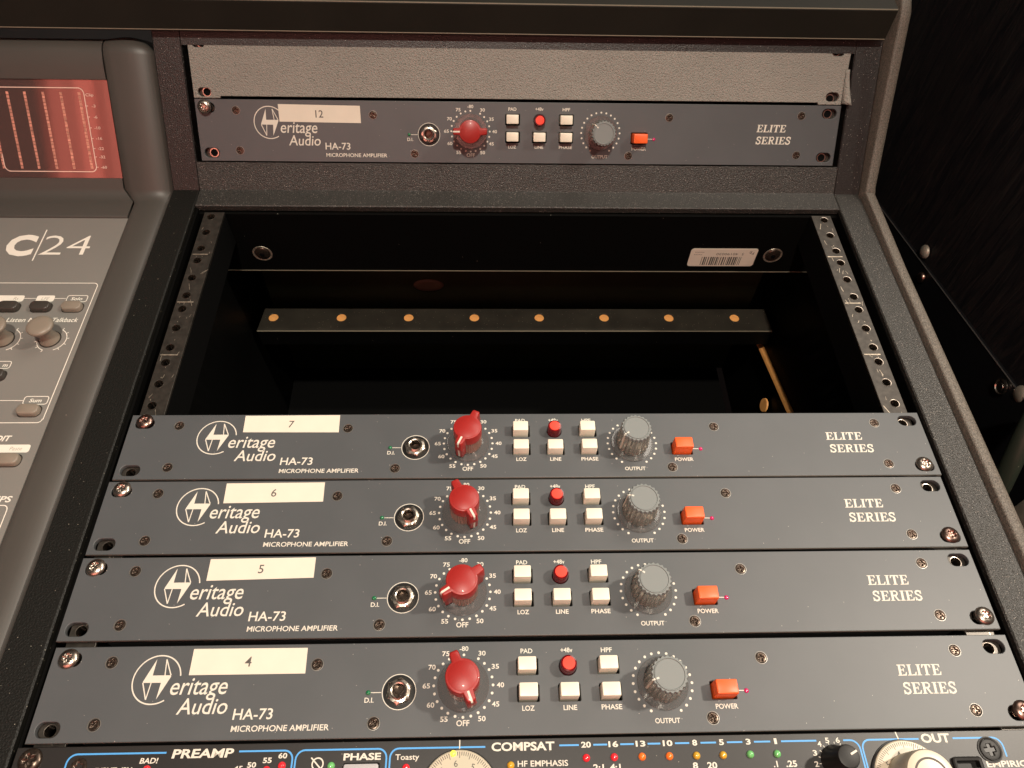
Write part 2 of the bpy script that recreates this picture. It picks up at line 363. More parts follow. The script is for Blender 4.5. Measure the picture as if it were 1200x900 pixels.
def legend():
    out = {}; z = .05
    def done(mb, key, name): out[key] = mb.mesh(name, M['print'])
    mb = MB(); text(mb, 'eritage', 60.6, -23.1, 8.0, z, 27.2, .14, .004); text(mb, 'Audio', 66.2, -32.0, 7.1, z, 23.4, .14, .004); done(mb, 'maker', 'maker_lettering')
    mb = MB(); text(mb, 'HA-73', 93.2, -34.7, 4.7, z, 18.6, .03, .010); text(mb, 'MICROPHONE AMPLIFIER', 93.4, -40.0, 2.55, z, 45.8, .03, .012); done(mb, 'model', 'model_lettering')
    mb = MB(); serif_text(mb, 'ELITE', 419.8, -19.5, 5.3, 22.2, .10, z); serif_text(mb, 'SERIES', 420.0, -28.2, 5.4, 26.8, .10, z); done(mb, 'series', 'series_lettering')
    def T(mb, s, x, y, h=2.15, w=None): text(mb, s, x, y, h, z, w, 0, .016, 'C', ybase=False)
    mb = MB(); T(mb, 'D.I.', 157, -27.0, 2.2, 4.4); mb.ribbon([(157.6, -23.6), (162.6, -23.6)], .35, z); mb.ribbon(circ(171.2, -23.4, 8.15, 48), .35, z, closed=True); done(mb, 'jack', 'input_lettering')
    for s_, x, y, w in (('PAD', 233.8, -4.9, 6.0), ('+48v', 254.0, -4.7, 6.0), ('HPF', 274.2, -4.9, 5.6), ('LOZ', 233.9, -31.8, 6.0), ('LINE', 254.2, -31.8, 6.6), ('PHASE', 274.4, -31.8, 10.0)): mb = MB(); T(mb, s_, x, y, 2.2, w); done(mb, 'switch'+s_, 'switch_lettering')
    mb = MB(); T(mb, 'POWER', 330.6, -32.4, 2.2, 11.0); mb.ribbon([(336, -25.2), (341, -25.3)], .4, z); done(mb, 'power', 'power_lettering')
    mb = MB(); R = 18.1
    for k, s_ in enumerate(['-80', '30', '35', '40', '45', '50', 'OFF', '55', '60', '65', '70', '75']):
        a = math.radians(30*k); r = R if s_ != 'OFF' else 17.6
        T(mb, s_, GX+r*math.sin(a), GY+r*math.cos(a)*.97, 2.2 if s_ != 'OFF' else 2.5, {'-80': 4.4, 'OFF': 6.2}.get(s_, 3.6))
    for k in range(24):
        if k == 1: continue
        a = math.radians(15*k); mb.flat(circ(GX+14.5*math.sin(a), GY+14.5*math.cos(a), .68, 12), z)
    done(mb, 'gain', 'dial_scale')
    mb = MB(); T(mb, 'OUTPUT', 300.7, -38.4, 2.2, 12.2)
    for k in range(-10, 11):
        a = math.radians(15*k); mb.flat(circ(OX+14.6*math.sin(a), OY+14.6*math.cos(a), .68, 12), z)
    done(mb, 'out', 'dial_scale')
    return out
def logo():
    mb = MB(); cx, cy, z = 53.2, -16.0, .05
    arc = [(cx+11.3*math.cos(math.radians(a)), cy+11.3*math.sin(math.radians(a))) for a in range(8, 306, 6)]
    mb.ribbon(arc, .62, z)
    q = lambda pts: [(cx+a, cy+b) for a, b in pts]
    mb.flat(q([(-2.0, 9.6), (-6.3, -1.0), (-6.1, -1.45), (2.5, -1.5), (-.2, 1.9), (-2.3, 1.9)]), z)
    mb.flat(q([(-.2, 1.92), (2.5, -1.48), (2.0, -9.2), (6.7, 1.3), (6.5, 1.92)]), z)
    mb.ribbon(q([(2.7, 9.5), (3.6, 1.9)]), .5, z+.01); mb.ribbon(q([(2.7, 9.5), (6.5, 1.9)]), .55, z+.02)
    mb.ribbon(q([(-2.9, -9.2), (-2.2, -1.5)]), .5, z+.01); mb.ribbon(q([(-2.9, -9.2), (-6.2, -1.4)]), .55, z+.02)
    return mb.mesh('logo', M['print'])
def gain_cap():
    mb = MB(); r = 8.2
    def outline(rr, wl, ww):
        a = math.asin(ww/2/rr); pts = []
        n = 14
        for i in range(n+1): t = math.pi/2+ -a - (math.pi-2*a)*i/n + 0; pts.append((rr*math.cos(t), rr*math.sin(t)))
        pts += [(ww/2-.2, -wl+.8), (ww/2-.8, -wl), (-ww/2+.8, -wl), (-ww/2+.2, -wl+.8)]
        for i in range(n+1): t = -math.pi/2-a-(math.pi-2*a)*i/n; pts.append((rr*math.cos(t), rr*math.sin(t)))
        pts += [(-ww/2+.2, wl-.8), (-ww/2+.8, wl), (ww/2-.8, wl), (ww/2-.2, wl-.8)]
        return pts
    mb.stack([(outline(r, 12.6, 5.2), 12.0), (outline(r, 12.4, 4.9), 18.3), (outline(r-.3, 12.0, 4.5), 18.9), (outline(r-.8, 11.5, 4.0), 19.1)], cap0=True)
    mb.lathe(0, 0, [(6.9, 19.12), (6.7, 19.25)], 32)
    for s in (1, -1):   # the two pointer fins run down the side of the body
        mb.stack([([(-2.4, s*6.5), (2.4, s*6.5), (2.0, s*11.4), (-2.0, s*11.4)][::s], 3.0), ([(-2.6, s*6.5), (2.6, s*6.5), (2.4, s*12.3), (-2.4, s*12.3)][::s], 12.2)], cap1=True)
    return mb.mesh('knob_cap', M['red'], 40)
def gain_line():
    mb = MB(); mb.box(-.55, .55, 7.4, 11.9, 19.0, 19.3)
    mb.stack([([(-.5, 10.4), (.5, 10.4), (.5, 11.75), (-.5, 11.75)], 3.4), ([(-.5, 11), (.5, 11), (.5, 12.75), (-.5, 12.75)], 18.6), ([(-.5, 11), (.5, 11), (.5, 12.1), (-.5, 12.1)], 19.28)])
    return mb.mesh('pointer_line', M['print'])
def flutes(r, d, n, k=4):
    return [((r+d*math.cos(2*math.pi*i/k))*math.cos(2*math.pi*i/(n*k)), (r+d*math.cos(2*math.pi*i/k))*math.sin(2*math.pi*i/(n*k))) for i in range(n*k)]
def proto_preamp():
    P = {}
    P['front_panel'] = make_panel_mesh(); P['legend'] = legend(); P['logo'] = logo()
    ch = MB(); ch.box(22, 460.6, -H+1, -1, -160, -7.6); P['chassis'] = ch.mesh('chassis', M['chassis'])
    mb = MB()
    mb.box(160, 345, -34, -3.5, -7.4, -6.4)
    P['switch_board'] = mb.mesh('switch_board', M['black'])
    mb = MB()
    mb.lathe(0, 0, [(12.7, .15), (12.75, 1.0), (12.5, 1.35), (12.1, 1.2), (8.6, 2.2)], 48, True, True); P['knob_skirt'] = mb.mesh('knob_skirt', M['clear'], 40)
    mb = MB(); mb.stack([(flutes(7.9, .3, 30), 1.8), (flutes(7.7, .3, 30), 12.0)], True); P['gain_body'] = mb.mesh('knob_body', M['clearred'], 30)
    P['gain_cap'] = gain_cap(); P['gain_line'] = gain_line()
    mb = MB(); mb.stack([(flutes(9.4, .35, 22, 6), 1.8), (flutes(9.3, .35, 22, 6), 3.0), (flutes(8.6, .33, 22, 6), 15.8)], True); P['out_body'] = mb.mesh('knob_body', M['silver'], 40)
    mb = MB(); mb.stack([(flutes(8.65, .4, 22, 6), 15.8), (flutes(8.65, .4, 22, 6), 17.4), (flutes(8.3, .35, 22, 6), 18.0)], True)
    mb.lathe(0, 0, [(7.6, 18.02), (7.5, 18.45), (7.2, 18.5), (6.9, 18.1)], 40); P['out_cap'] = mb.mesh('knob_cap', M['greycap'], 40)
    mb = MB(); mb.box(-.4, .4, 5.6, 8.5, 18.0, 18.2); mb.stack([([(-.35, 8.9), (.35, 8.9), (.35, 9.75), (-.35, 9.75)], 3), ([(-.35, 8), (.35, 8), (.35, 9.1), (-.35, 9.1)], 17.6)]); P['out_line'] = mb.mesh('pointer_line', M['print'])
    mb = MB(); mb.rbox(0, 0, 9.1, 6.6, -6, 6.2, .5, .5, .1); P['button'] = mb.mesh('push_button', M['ivory'], 30)
    mb = MB(); mb.rbox(0, 0, 10.9, 7.2, -6, 7.8, .6, .7, .3); P['power'] = mb.mesh('power_button', M['orange'], 30)
    mb = MB(); mb.lathe(0, 0, [(4.1, -5), (4.1, 5.8), (3.9, 6.3), (3.3, 6.4), (3.3, 5.9)], 32); P['ph_ring'] = mb.mesh('phantom_button', M['redring'], 40)
    mb = MB(); mb.lathe(0, 0, [(3.2, 5.9), (3.2, 6.5), (3.0, 6.75), (2.4, 6.8)], 28); P['ph_lens'] = mb.mesh('button_lens', M['redbtn'], 40)
    mb = MB(); mb.lathe(0, 0, [(7.6, -3), (7.6, -.6), (6.4, -.5), (3.2, -.5), (3.2, -3)], 40, cap1=False); P['jack_well'] = mb.mesh('jack_washer', M['blkplastic'], 40)
    mb = MB(); a6 = [(5.9*math.cos(math.radians(t))/max(abs(math.cos(math.radians(((t+30) % 60)-30))), .1)*.96, 5.9*math.sin(math.radians(t))/max(abs(math.cos(math.radians(((t+30) % 60)-30))), .1)*.96) for t in range(0, 360, 10)]
    mb.stack([(a6, -.5), (a6, 1.2), (circ(0, 0, 5.5, 36), 1.9), (circ(0, 0, 4.3, 36), 2.1), (circ(0, 0, 4.2, 36), 3.2), (circ(0, 0, 3.7, 36), 3.7), (circ(0, 0, 3.15, 36), 3.4), (circ(0, 0, 3.1, 36), -3)], cap1=False); P['jack_nut'] = mb.mesh('jack_nut', M['chrome'], 35)
    mb = MB(); mb.flat(circ(0, 0, 3.1, 24), -2.9); mb.box(-1.2, 2.2, -.6, 1.6, -2.8, .6); P['jack_hole'] = mb.mesh('jack_contact', M['darkscrew'])
    mb = MB(); mb.lathe(0, 0, [(1.15, -.3), (1.15, .3), (.8, .75), (.3, .9)], 16); P['led'] = mb.mesh('led', M['ledgreen'], 60)
    mb = MB(); mb.lathe(0, 0, [(1.15, -.3), (1.15, .3), (.8, .75), (.3, .9)], 16); P['led2'] = mb.mesh('led', M['ledmag'], 60)
    return P
PP = proto_preamp()
def preamp(num, origin, rot, label, gain_deg, out_deg, sticker, rack, numsize=4.6):
    """origin in rack frame mm, of the top left corner"""
    r = empty('microphone_preamp', W(*origin), rot, label, 'preamp', 'dark grey rack preamps with red gain knobs')
    fp = link('front_panel', PP['front_panel'], r); [link(me.name.split('.')[0], me, fp) for me in PP['legend'].values()]; link('logo', PP['logo'], fp)
    link('chassis', PP['chassis'], r); link('switch_board', PP['switch_board'], r)
    for i, (x, y) in enumerate(PANS): link('panel_screw', SCR_PAN[(i*3+int(num)) % 4], r, (x, y, -.25), rz=(i*1.7+int(num)) % 1.5)
    for x, y, z, me in rack: link('rack_screw', me, r, (x, y, z))
    k = link('gain_knob', PP['gain_cap'], r, (GX, GY, 0), -math.radians(gain_deg))
    link('pointer_line', PP['gain_line'], k); link('knob_body', PP['gain_body'], k); link('knob_skirt', PP['knob_skirt'], k)
    k = link('output_knob', PP['out_cap'], r, (OX, OY, 0), -math.radians(out_deg))
    link('pointer_line', PP['out_line'], k); link('knob_body', PP['out_body'], k); link('knob_skirt', PP['knob_skirt'], k)
    rnd = random.Random(int(num))
    for x, y in BTN: link('push_button', PP['button'], r, (x+rnd.uniform(-.15, .15), y+rnd.uniform(-.15, .15), rnd.uniform(-.3, .2)))
    k = link('phantom_button', PP['ph_ring'], r, (254.2, -12.6, 0)); link('button_lens', PP['ph_lens'], k)
    link('power_button', PP['power'], r, (330.2, -24.9, 0))
    k = link('input_jack', PP['jack_nut'], r, (171.2, -23.4, 0), rz=rnd.uniform(0, 1)); link('jack_washer', PP['jack_well'], k); link('jack_contact', PP['jack_hole'], k)
    link('status_led', PP['led'], r, (156.3, -23.6, 0)); link('status_led', PP['led2'], r, (341.6, -25.4, 0))
    mb = MB(); q = [(a, -b) for a, b in sticker]; mb.stack([(q[::-1], .05), (q[::-1], .17)])
    st = mb.build('paper_label', M['paper'], r)
    mb = MB(); cx = sum(a for a, b in q)/4-.3; cy = sum(b for a, b in q)/4-.2
    text(mb, num, cx, cy, numsize, .2, bold=.008, shear=.05 if num != '12' else 0, align='C', ybase=False)
    mb.build('label_number', M['ink'], st)
    return r
ox = {7: 1.0, 6: -.2, 5: -.6, 4: .5}; oy = {7: 0, 6: -44.99, 5: -90.43, 4: -137.0}
RS, RB = SCR_RACK, SCR_BRZ
preamp('7', (ox[7], 0, 0), LOW, 'grey preamp whose paper label reads 7, top unit under the empty bay', 205, 238,
       [(67.5, .9), (124.3, .6), (124.8, 12.8), (68, 12.5)], [(8.3, -4.6, .1, RB[0]), (474.6, -36.6, .1, RS[1])])
preamp('6', (ox[6], oy[6], 0), LOW, 'grey preamp with a paper label reading 6, between units 7 and 5', 153, 283,
       [(66.5, 1.6), (122, 1.3), (122.4, 13.4), (67, 14)], [(8.7, -4.9, .1, RS[0]), (474.8, -36.8, .1, RB[1])])
preamp('5', (ox[5], oy[5], 0), LOW, 'grey preamp with a paper label reading 5, its red pointer turned left', 236, 305,
       [(67.5, 1.4), (123.2, .9), (123.4, 12.2), (67.6, 13.3)], [(8.2, -5.4, .1, RS[2]), (476.6, -36.8, .1, RS[1])])
preamp('4', (ox[4], oy[4], 0), LOW, 'lowest grey preamp, its paper label reading 4, above the black unit with blue lines', 158, 253,
       [(68.1, 1.7), (124.3, 1.9), (124.7, 14.2), (68.3, 14.2)], [(8.0, -5.6, .1, RS[0]), (476.4, -36.6, .1, RB[0])])
preamp('12', O12, UPR, 'grey preamp with a paper label reading 12, alone in the upper upright section', 270, 312,
       [(60.5, 3.1), (120.6, 3.7), (120.8, 15.8), (60.7, 15.3)], [(7.6, -5.4, 3.0, RS[0])], 5.0)

# ------------------------------------------------------------------ blank panel with grained vinyl (upper frame)
r = empty('blank_panel', W(*O12), UPR, 'blank rack panel covered in grained grey vinyl, above the preamp labelled 12', 'blank panel')
hl = [rrect(8, 4.6, 9.5, 6, 2.9, 5), rrect(7.6, 37.6, 9.5, 6, 2.9, 5), rrect(474.8, 6.0, 10, 6.4, 3.1, 5), rrect(474.6, 37.4, 10, 6.4, 3.1, 5)]
me = plate([(0, .5), (19, .5), (19.5, 2.0), (464, 2.0), (464.5, .5), (482.5, .5), (484.4, 43), (0, 43)], hl, -3, 0, .4)
me.materials.append(M['vinyl']); link('vinyl_face', me, r)
mb = MB(); G = []
for i in range(13):
    t = i/12; y = 1.2+24*t; lf = (1-t)**1.6; G.append([(481.8, y, .5), (483.2+.8*lf, y-.2*lf, .7+2.2*lf), (484.6+1.2*lf, y-.5*lf, .6+3.6*lf), (485.0+3.2*lf, y-.9*lf, .4+4.2*lf)])
mb.add([p for g in G for p in g], [(i*4+j, i*4+j+1, i*4+j+5, i*4+j+4) for i in range(12) for j in range(3)])
o = mb.build('peeling_corner', M['vinyl'], r, 60); sm = o.modifiers.new('solid', 'SOLIDIFY'); sm.thickness = .0005
mb = MB(); mb.box(22, 460, 3, 40, -40, -3.2); mb.build('backing_box', M['chassis'], r)

# ------------------------------------------------------------------ studio desk
u1, u2 = .57705, .81670                     # upper face direction in the rack frame (y, z)
def UPp(v, n=0): return (O12[1]-v*u1-n*u2, O12[2]-v*u2+n*u1)      # point at distance v below the unit's top edge
FOLD = UPp(65.36)                            # where upper and lower faces meet
desk = empty('studio_desk', W(240, 0, -320), LOW, 'black speckled studio desk holding the tilted rack bay and its rails', 'desk')
DL = (-240, 0, 320)
def part(mb, name, m, parent=None, smooth=0, **k):
    if parent is None: return mb.build(name, m, desk, smooth, DL, **k)
    return mb.build(name, m, parent, smooth, **k)
def strip_prof(x0, x1, d=22, c=.8): return [(x0, -d), (x0, -c), (x0+c, 0), (x1-c, 0), (x1, -c), (x1, -d)][::-1]
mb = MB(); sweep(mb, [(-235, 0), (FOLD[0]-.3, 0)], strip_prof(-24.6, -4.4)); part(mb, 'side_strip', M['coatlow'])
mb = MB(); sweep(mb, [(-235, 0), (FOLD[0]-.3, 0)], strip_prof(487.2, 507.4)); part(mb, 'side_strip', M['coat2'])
mb = MB(); sweep(mb, [FOLD, UPp(-47)], strip_prof(-24.4, -4.0)); part(mb, 'side_strip', M['coat'])
mb = MB(); sweep(mb, [FOLD, UPp(-47)], strip_prof(487.0, 507.4)); part(mb, 'side_strip', M['coat'])
# rounded outer rim
def rim_prof(x0, h, w=9.5):
    return [(x0, -14), (x0, h-1.2), (x0+.8, h-.2), (x0+2, h), (x0+w-4, h-.1), (x0+w-1.6, h-1.2), (x0+w-.3, h-3.4), (x0+w, h-6), (x0+w, -14)][::-1]
path = [(-235, 0), (120, 0), (FOLD[0]-4, 0), (FOLD[0]-1.5, 1.2), UPp(61), UPp(5), UPp(-57), UPp(-60.5), (UPp(-62)[0]+6, UPp(-62)[1]+5), (UPp(-62)[0]+120, UPp(-62)[1]+20)]
hs = [4.2, 4.2, 6.5, 7.6, 8.2, 11.5, 16, 16.4, 15.5, 10]
mb = MB(); sweep(mb, path, [rim_prof(508.0, h) for h in hs]); part(mb, 'rounded_rim', M['rim'], smooth=50)
mb = MB(); mb.prism_x([(-235, -14), (FOLD[0], -14), (UPp(-60)[0]+5, UPp(-60)[1]), (UPp(-60)[0]+120, UPp(-60)[1]+10), (330, -330), (-235, -330)], 508.2, 516); part(mb, 'desk_side', M['plate'])
# trim between the two faces
mb = MB(); mb.prism_x([UPp(44.6), UPp(FOLD and 64.6), (FOLD[0]-1, -.2), (187.6, -.1), (186.9, -.8), (186.9, -5), (204, -5), UPp(62, -5), UPp(44.6, -5)][::-1], -3.9, 486.9); part(mb, 'front_trim', M['coat2'], smooth=20)
mb = MB(); mb.prism_x([UPp(-36), UPp(-47), UPp(-47, -8), UPp(-36, -8)], -4, 487); part(mb, 'top_rail', M['coat'])
# overhanging ledge
A = (261.6, 94.2); B = (261.2, 115.2)
mb = MB(); mb.prism_x([A, (A[0]+.2, A[1]-1), (A[0]+60, A[1]-6), (B[0]+260, B[1]+30), (B[0]+1.2, B[1]+.8), (B[0], B[1])], -420, 504); lg = part(mb, 'overhanging_ledge', M['speckle'])
mb = MB(); mb.tube([(-420, A[0]+.1, A[1]), (503.8, A[0]+.1, A[1])], .45, 6); mb.tube([(-420, B[0]+.7, B[1]+.5), (503.8, B[0]+.7, B[1]+.5)], .5, 6); part(mb, 'ledge_highlight', M['edge'], lg)  # pale tubes paint in the highlights along both ledge edges
# bay interior
mb = MB(); mb.box(-3.9, -2.2, -235, 262, -300, -3.5); part(mb, 'bay_wall', M['bay'])
mb = MB(); mb.box(486.6, 488.2, -235, 262, -300, -3.5); part(mb, 'bay_wall', M['bay'])
mb = MB(); mb.box(-3, 480, -235, 262, -304, -300); part(mb, 'bay_floor', M['black'])
mb = MB(); mb.box(-2.1, 486.5, 255, 258, -299, -8); bb = part(mb, 'bay_back', M['bayback'])
# crossbar with screws and barcode label
mb = MB(); mb.box(-2.1, 486.5, 184, 186.8, -66.2, -6); cb = part(mb, 'crossbar', M['bay'])
mb = MB(); mb.box(-2.1, 486.5, 183.6, 184.3, -66.6, -66.0); part(mb, 'crossbar_edge', M['edge'], cb)
for x in (35, 449):
    o = link('bar_screw', SCR_BIG, cb, (x, 183.9, -47)); o.rotation_euler = (math.radians(90), 0, 0)
    mb = MB(); mb.lathe(0, 0, [(2.2, 1.2), (2.1, 1.75)], 6); q = mb.mesh('hex_socket', M['black']); o2 = link('hex_socket', q, cb, (x, 183.9, -47)); o2.rotation_euler = (math.radians(90), 0, 0)
mb = MB(); T = Matrix.Rotation(math.radians(90), 4, 'X')
mb.stack([(rrect(408, -49.5, 55, 20, 2.5, 5), 0), (rrect(408, -49.5, 55, 20, 2.5, 5), .2)])
o = link('barcode_label', mb.mesh('barcode_label', M['paper']), cb, (0, 183.9, 0)); o.rotation_euler = (math.radians(90), 0, 0)
mb = MB(); rnd = random.Random(3); x = 391.0
while x < 424:
    w = rnd.choice((.5, .8, 1.2)); mb.flat([(x, -58.2), (x+w, -58.2), (x+w, -48.8), (x, -48.8)], .23); x += w+rnd.choice((.5, .8, 1.1))
text(mb, '40190030', 411, -45.6, 2.4, .23, 18, align='C', ybase=False, rot=math.pi); text(mb, '5', 423.8, -45.6, 2.6, .23, align='C', ybase=False, rot=math.pi)
text(mb, 'Fg.', 430.5, -44.6, 3.0, .23, align='C', ybase=False, rot=math.pi)
text(mb, 'XXXXXXX', 387.8, -43.6, 1.2, .23, 8, align='C', ybase=False, rot=math.pi); text(mb, 'XXXXX', 387, -46.2, 1.2, .23, 7, align='C', ybase=False, rot=math.pi)
link('barcode_print', mb.mesh('barcode_print', M['ink']), o)
# rear bar with eight holes; orange plugs paint in the lit floor beyond
HX = [15.5, 78.5, 141.2, 202.8, 264, 325.6, 387.4, 450.4]
me = plate([(3, 189), (484, 189), (481.5, 216), (6, 216)], [circ(x, 205.2, 4.6, 24) for x in HX], -153.5, -151, .3); me.materials.append(M['bar'])
rb = link('rear_bar', me, desk, DL)
mb = MB(); mb.box(3.5, 483.5, 188.7, 190.6, -171, -152); part(mb, 'bar_face', M['bay'], rb)
mb = MB(); mb.tube([(3.2, 188.9, -151.4), (483.6, 188.9, -151.4)], .55, 6); part(mb, 'bar_edge', M['edge'], rb)
for x in HX: mb = MB(); mb.lathe(0, 0, [(4.55, -6), (4.5, -.9), (4.2, -.6)], 20); mb.build('lit_floor_plug', M['wood'], rb, 40, (x, 205.2, -151))
mb = MB(); mb.box(3, 484, 190.8, 214, -170, -157.2); part(mb, 'bar_core', M['bay'], rb)
# orange strip down the right wall, painting in lit floor seen through a gap
mb = MB(); mb.tube([(484.6, 203, -187), (484.6, 60, -153)], 3.0, 8); part(mb, 'lit_floor_strip', M['wood'])
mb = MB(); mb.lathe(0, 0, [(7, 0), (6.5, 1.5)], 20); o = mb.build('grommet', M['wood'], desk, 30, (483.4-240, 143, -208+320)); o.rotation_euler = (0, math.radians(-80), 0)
# oval brown stain-like grommet on the back board
mb = MB(); mb.lathe(0, 0, [(15, 0), (14, 1.2), (10, 2.2)], 24); o = mb.build('cable_grommet', mat('brown_grommet', (.09, .055, .035), .6), desk, 40, (157-240, 254.5, -160+320)); o.rotation_euler = (math.radians(90), 0, 0); o.scale = (1, .55, 1)
# rails
def rail(x0, x1, side):
    holes = []; hy = []
    for k in range(4):
        for d in (6.1, 22.8, 39.2): hy.append(184.2-45.3*k-d)
    for t in (0, -44.99, -90.43, -137.0, -181.9):
        for d in (6, 21.9, 37.8): hy.append(t-d)
    xc = 8.7 if side == 'L' else 473.9
    holes = [circ(xc, y, 2.9, 16) for y in hy]
    me = plate([(x0, 183), (x1, 183), (x1, -233), (x0, -233)], holes, -5.6, -3.4, .25); me.materials.append(M['rail'])
    rl = link('rack_rail', me, desk, DL)
    mb = MB(); wx = x1-1.2 if side == 'L' else x0
    mb.box(wx, wx+1.2, -233, 182.8, -34, -5.7); part(mb, 'rail_flange', M['black'], rl)
    mb = MB()
    for y in hy: mb.lathe(xc, y, [(3.15, -3.5), (3.1, -3.25), (2.8, -3.3), (2.6, -4.6), (2.55, -9)], 18, cap1=False)
    o = part(mb, 'hole_collars', M['steel'], rl, 50); o['kind'] = 'stuff'
    mb = MB()
    for k in range(9):
        y = 184.2-45.3*k
        if 0 < k < 4: mb.box(x0+1.0, x1-3.0, y-.45, y+.45, -3.4, -3.25)
    rnd = random.Random(side)
    for k in range(len(hy)-1):
        for q in range(rnd.choice((1, 2, 3, 4))):
            a = rnd.uniform(hy[k+1]+3.4, hy[k]-3.4); xx = rnd.uniform(x0+2, x1-2); ln = rnd.uniform(1, 6); an = rnd.gauss(0, .35)
            if abs(xx-xc) < 3.6 and min(abs(a-h) for h in hy) < 3.8+ln/2: ln = 1
            mb.ribbon([(xx, a-ln/2), (xx+an*ln*.4+rnd.uniform(-.3, .3), a), (xx+an*ln, a+ln/2)], rnd.uniform(.15, .5), -3.36)
    o = part(mb, 'rail_scratches', M['railbright'], rl); o['kind'] = 'stuff'
rail(3.0, 17.8, 'L'); rail(464.9, 480.0, 'R')
# upper rails behind the upper units
for x0 in (2.5, 465.5):
    mb = MB(); mb.prism_x([UPp(44, -5.4), UPp(-43, -5.4), UPp(-43, -3.6), UPp(44, -3.6)], x0, x0+15); o = part(mb, 'rack_rail', M['rail'])
    for v in (6, 37.8, -4.8, -37.6):
        mb = MB(); mb.lathe(0, 0, [(3.6, 0), (3.4, .9), (2.7, .9), (2.5, -2)], 18, cap1=False); c_ = mb.build('threaded_collar', M['steel'], o, 40); c_.location = [k*S for k in (x0+(6.8 if x0 < 100 else 8.6), UPp(v, -3.6)[0], UPp(v, -3.6)[1])]; c_.rotation_euler = (UP, 0, 0)
        mb = MB(); mb.flat(circ(0, 0, 2.7, 16), .3); c2 = mb.build('thread_hole', M['black'], c_)
mb = MB(); mb.prism_x([UPp(43, -60), UPp(-46, -60), UPp(-46, -62), UPp(43, -62)], -3.9, 487); part(mb, 'bay_back', M['bay'])

# ------------------------------------------------------------------ black unit with blue lines at the bottom
UY = -181.9
r = empty('channel_strip', W(0, UY, 0), LOW, 'black rack unit with blue outlines and PREAMP, COMPSAT and OUT headings', 'channel strip')
Y = lambda y: y-UY
me = plate([(-2.0, -.2), (482.6, -.2), (482.6, -44), (-2.0, -44)], [rrect(440, Y(-199), 12, 9, 1, 3), rrect(156.5, Y(-196), 16.6, 9.4, .8, 3)], -3, 0, .3)
me.materials.append(M['blackpanel']); fp = link('front_panel', me, r)
mb = MB(); mb.box(20, 462, -43, -1, -160, -4); mb.build('chassis', M['chassis'], r)
pr = MB(); bl = MB(); z = .05
def T2(s, x, y, cap, w=None, al='L', bold=.012, shear=0): pm = MB(); text(pm, s, x, Y(y), cap, z, w, shear, bold, al); pm.build('lettering', M['print'], fp)
T2('PREAMP', 69.2, -187.7, 3.5, 27.8, bold=.03, shear=.12); T2('BAD!', 55.2, -189.7, 2.2, 8, bold=.02, shear=.12)
T2('INPUT dBV', 36, -193.5, 2.3, 16.5, bold=.015); T2('45', 98.5, -193.6, 2.1, 4); T2('50', 104.4, -192.2, 2.1, 4, bold=.025); T2('55', 111.2, -190.4, 2.1, 4, bold=.025); T2('60', 118, -188.6, 2.1, 4, bold=.025)
T2('PHASE', 148, -189.9, 2.7, 17.2, bold=.03); T2('Toasty', 171.9, -190.2, 2.3, 11, bold=.01)
T2('COMPSAT', 216.5, -187.2, 3.4, 29.6, bold=.03); T2('HF EMPHASIS', 228.6, -194.0, 2.4, 23.4, bold=.012)
for s_, x in (('20', 261), ('16', 273.9), ('13', 286.8), ('10', 299.7), ('8', 312.6), ('5', 325.4), ('3', 338.2), ('1', 351.3)): T2(s_, x, -186.4, 2.3, {1: 2.3, 2: 4.6}[len(s_)] if s_ != '1' else 1.3, 'C', .03)
for s_, x, w in (('2:1', 266.1, 5), ('4:1', 273.9, 5), ('8', 311.4, 2.4), ('20', 319.3, 4.6), ('.1', 349.2, 2), ('.25', 356.7, 5.2)): T2(s_, x, -196.2, 2.5, w, 'C', .025)
T2('OUT', 421.8, -187.0, 3.6, 14, bold=.035); T2('EMPIRICAL', 449.4, -198.0, 2.5, 26, bold=.025)
for s_, x, y in (('2', 368.6, -196.4), ('3', 369.0, -191.7), ('4', 372.1, -187.9), ('5', 376.2, -186.4), ('6', 381.3, -186.4)): T2(s_, x, y, 2.2, 1.9, 'C', .02)
for k in range(-7, 5): a = math.radians(20*k+5); pr.ribbon([(378.6+7.6*math.sin(a), Y(-194.5)+7.6*math.cos(a)), (378.6+8.6*math.sin(a), Y(-194.5)+8.6*math.cos(a))], .3, z)
pr.ribbon([(201.6, Y(-182.3)), (201.6, Y(-186))], .5, z+.02); pr.ribbon([(410.2, Y(-182.2)), (410.9, Y(-186.2))], .6, z+.02)
pr.ribbon(circ(136.4, Y(-191.3), 2.5, 24), .6, z, closed=True); pr.ribbon([(133.2, Y(-188.6)), (139.2, Y(-194.4))], .6, z+.01)
def arc(cx, cy, r_, a0, a1, n=6): return [(cx+r_*math.cos(math.radians(a0+(a1-a0)*i/n)), cy+r_*math.sin(math.radians(a0+(a1-a0)*i/n))) for i in range(n+1)]
def b_(pts): bl = MB(); bl.ribbon(pts, .75, z); bl.build('outline_print', M['blue'], fp)
yt = Y(-185.4)
b_([(22.2, -40)]+arc(26.2, yt-4, 4, 180, 90)+[(66.4, yt)]); b_([(99.6, yt)]+arc(120.6, yt-4, 4, 90, 0)+[(124.6, -40)])
b_([(126.0, -40)]+arc(130, yt-4, 4, 180, 90)+arc(163.8, yt-4, 4, 90, 0)+[(167.8, -40)])
b_([(169.4, -40)]+arc(173.4, yt-4, 4, 180, 90)+[(213.6, yt)])
for a, c in ((248.4, 257.6), (264.4, 271), (277.2, 283.6), (290.2, 296.2), (303.2, 310), (315.4, 322.8), (328, 335.4), (341, 348.8), (354, 371), ): b_([(a, yt+.05), (c, yt+.05)])
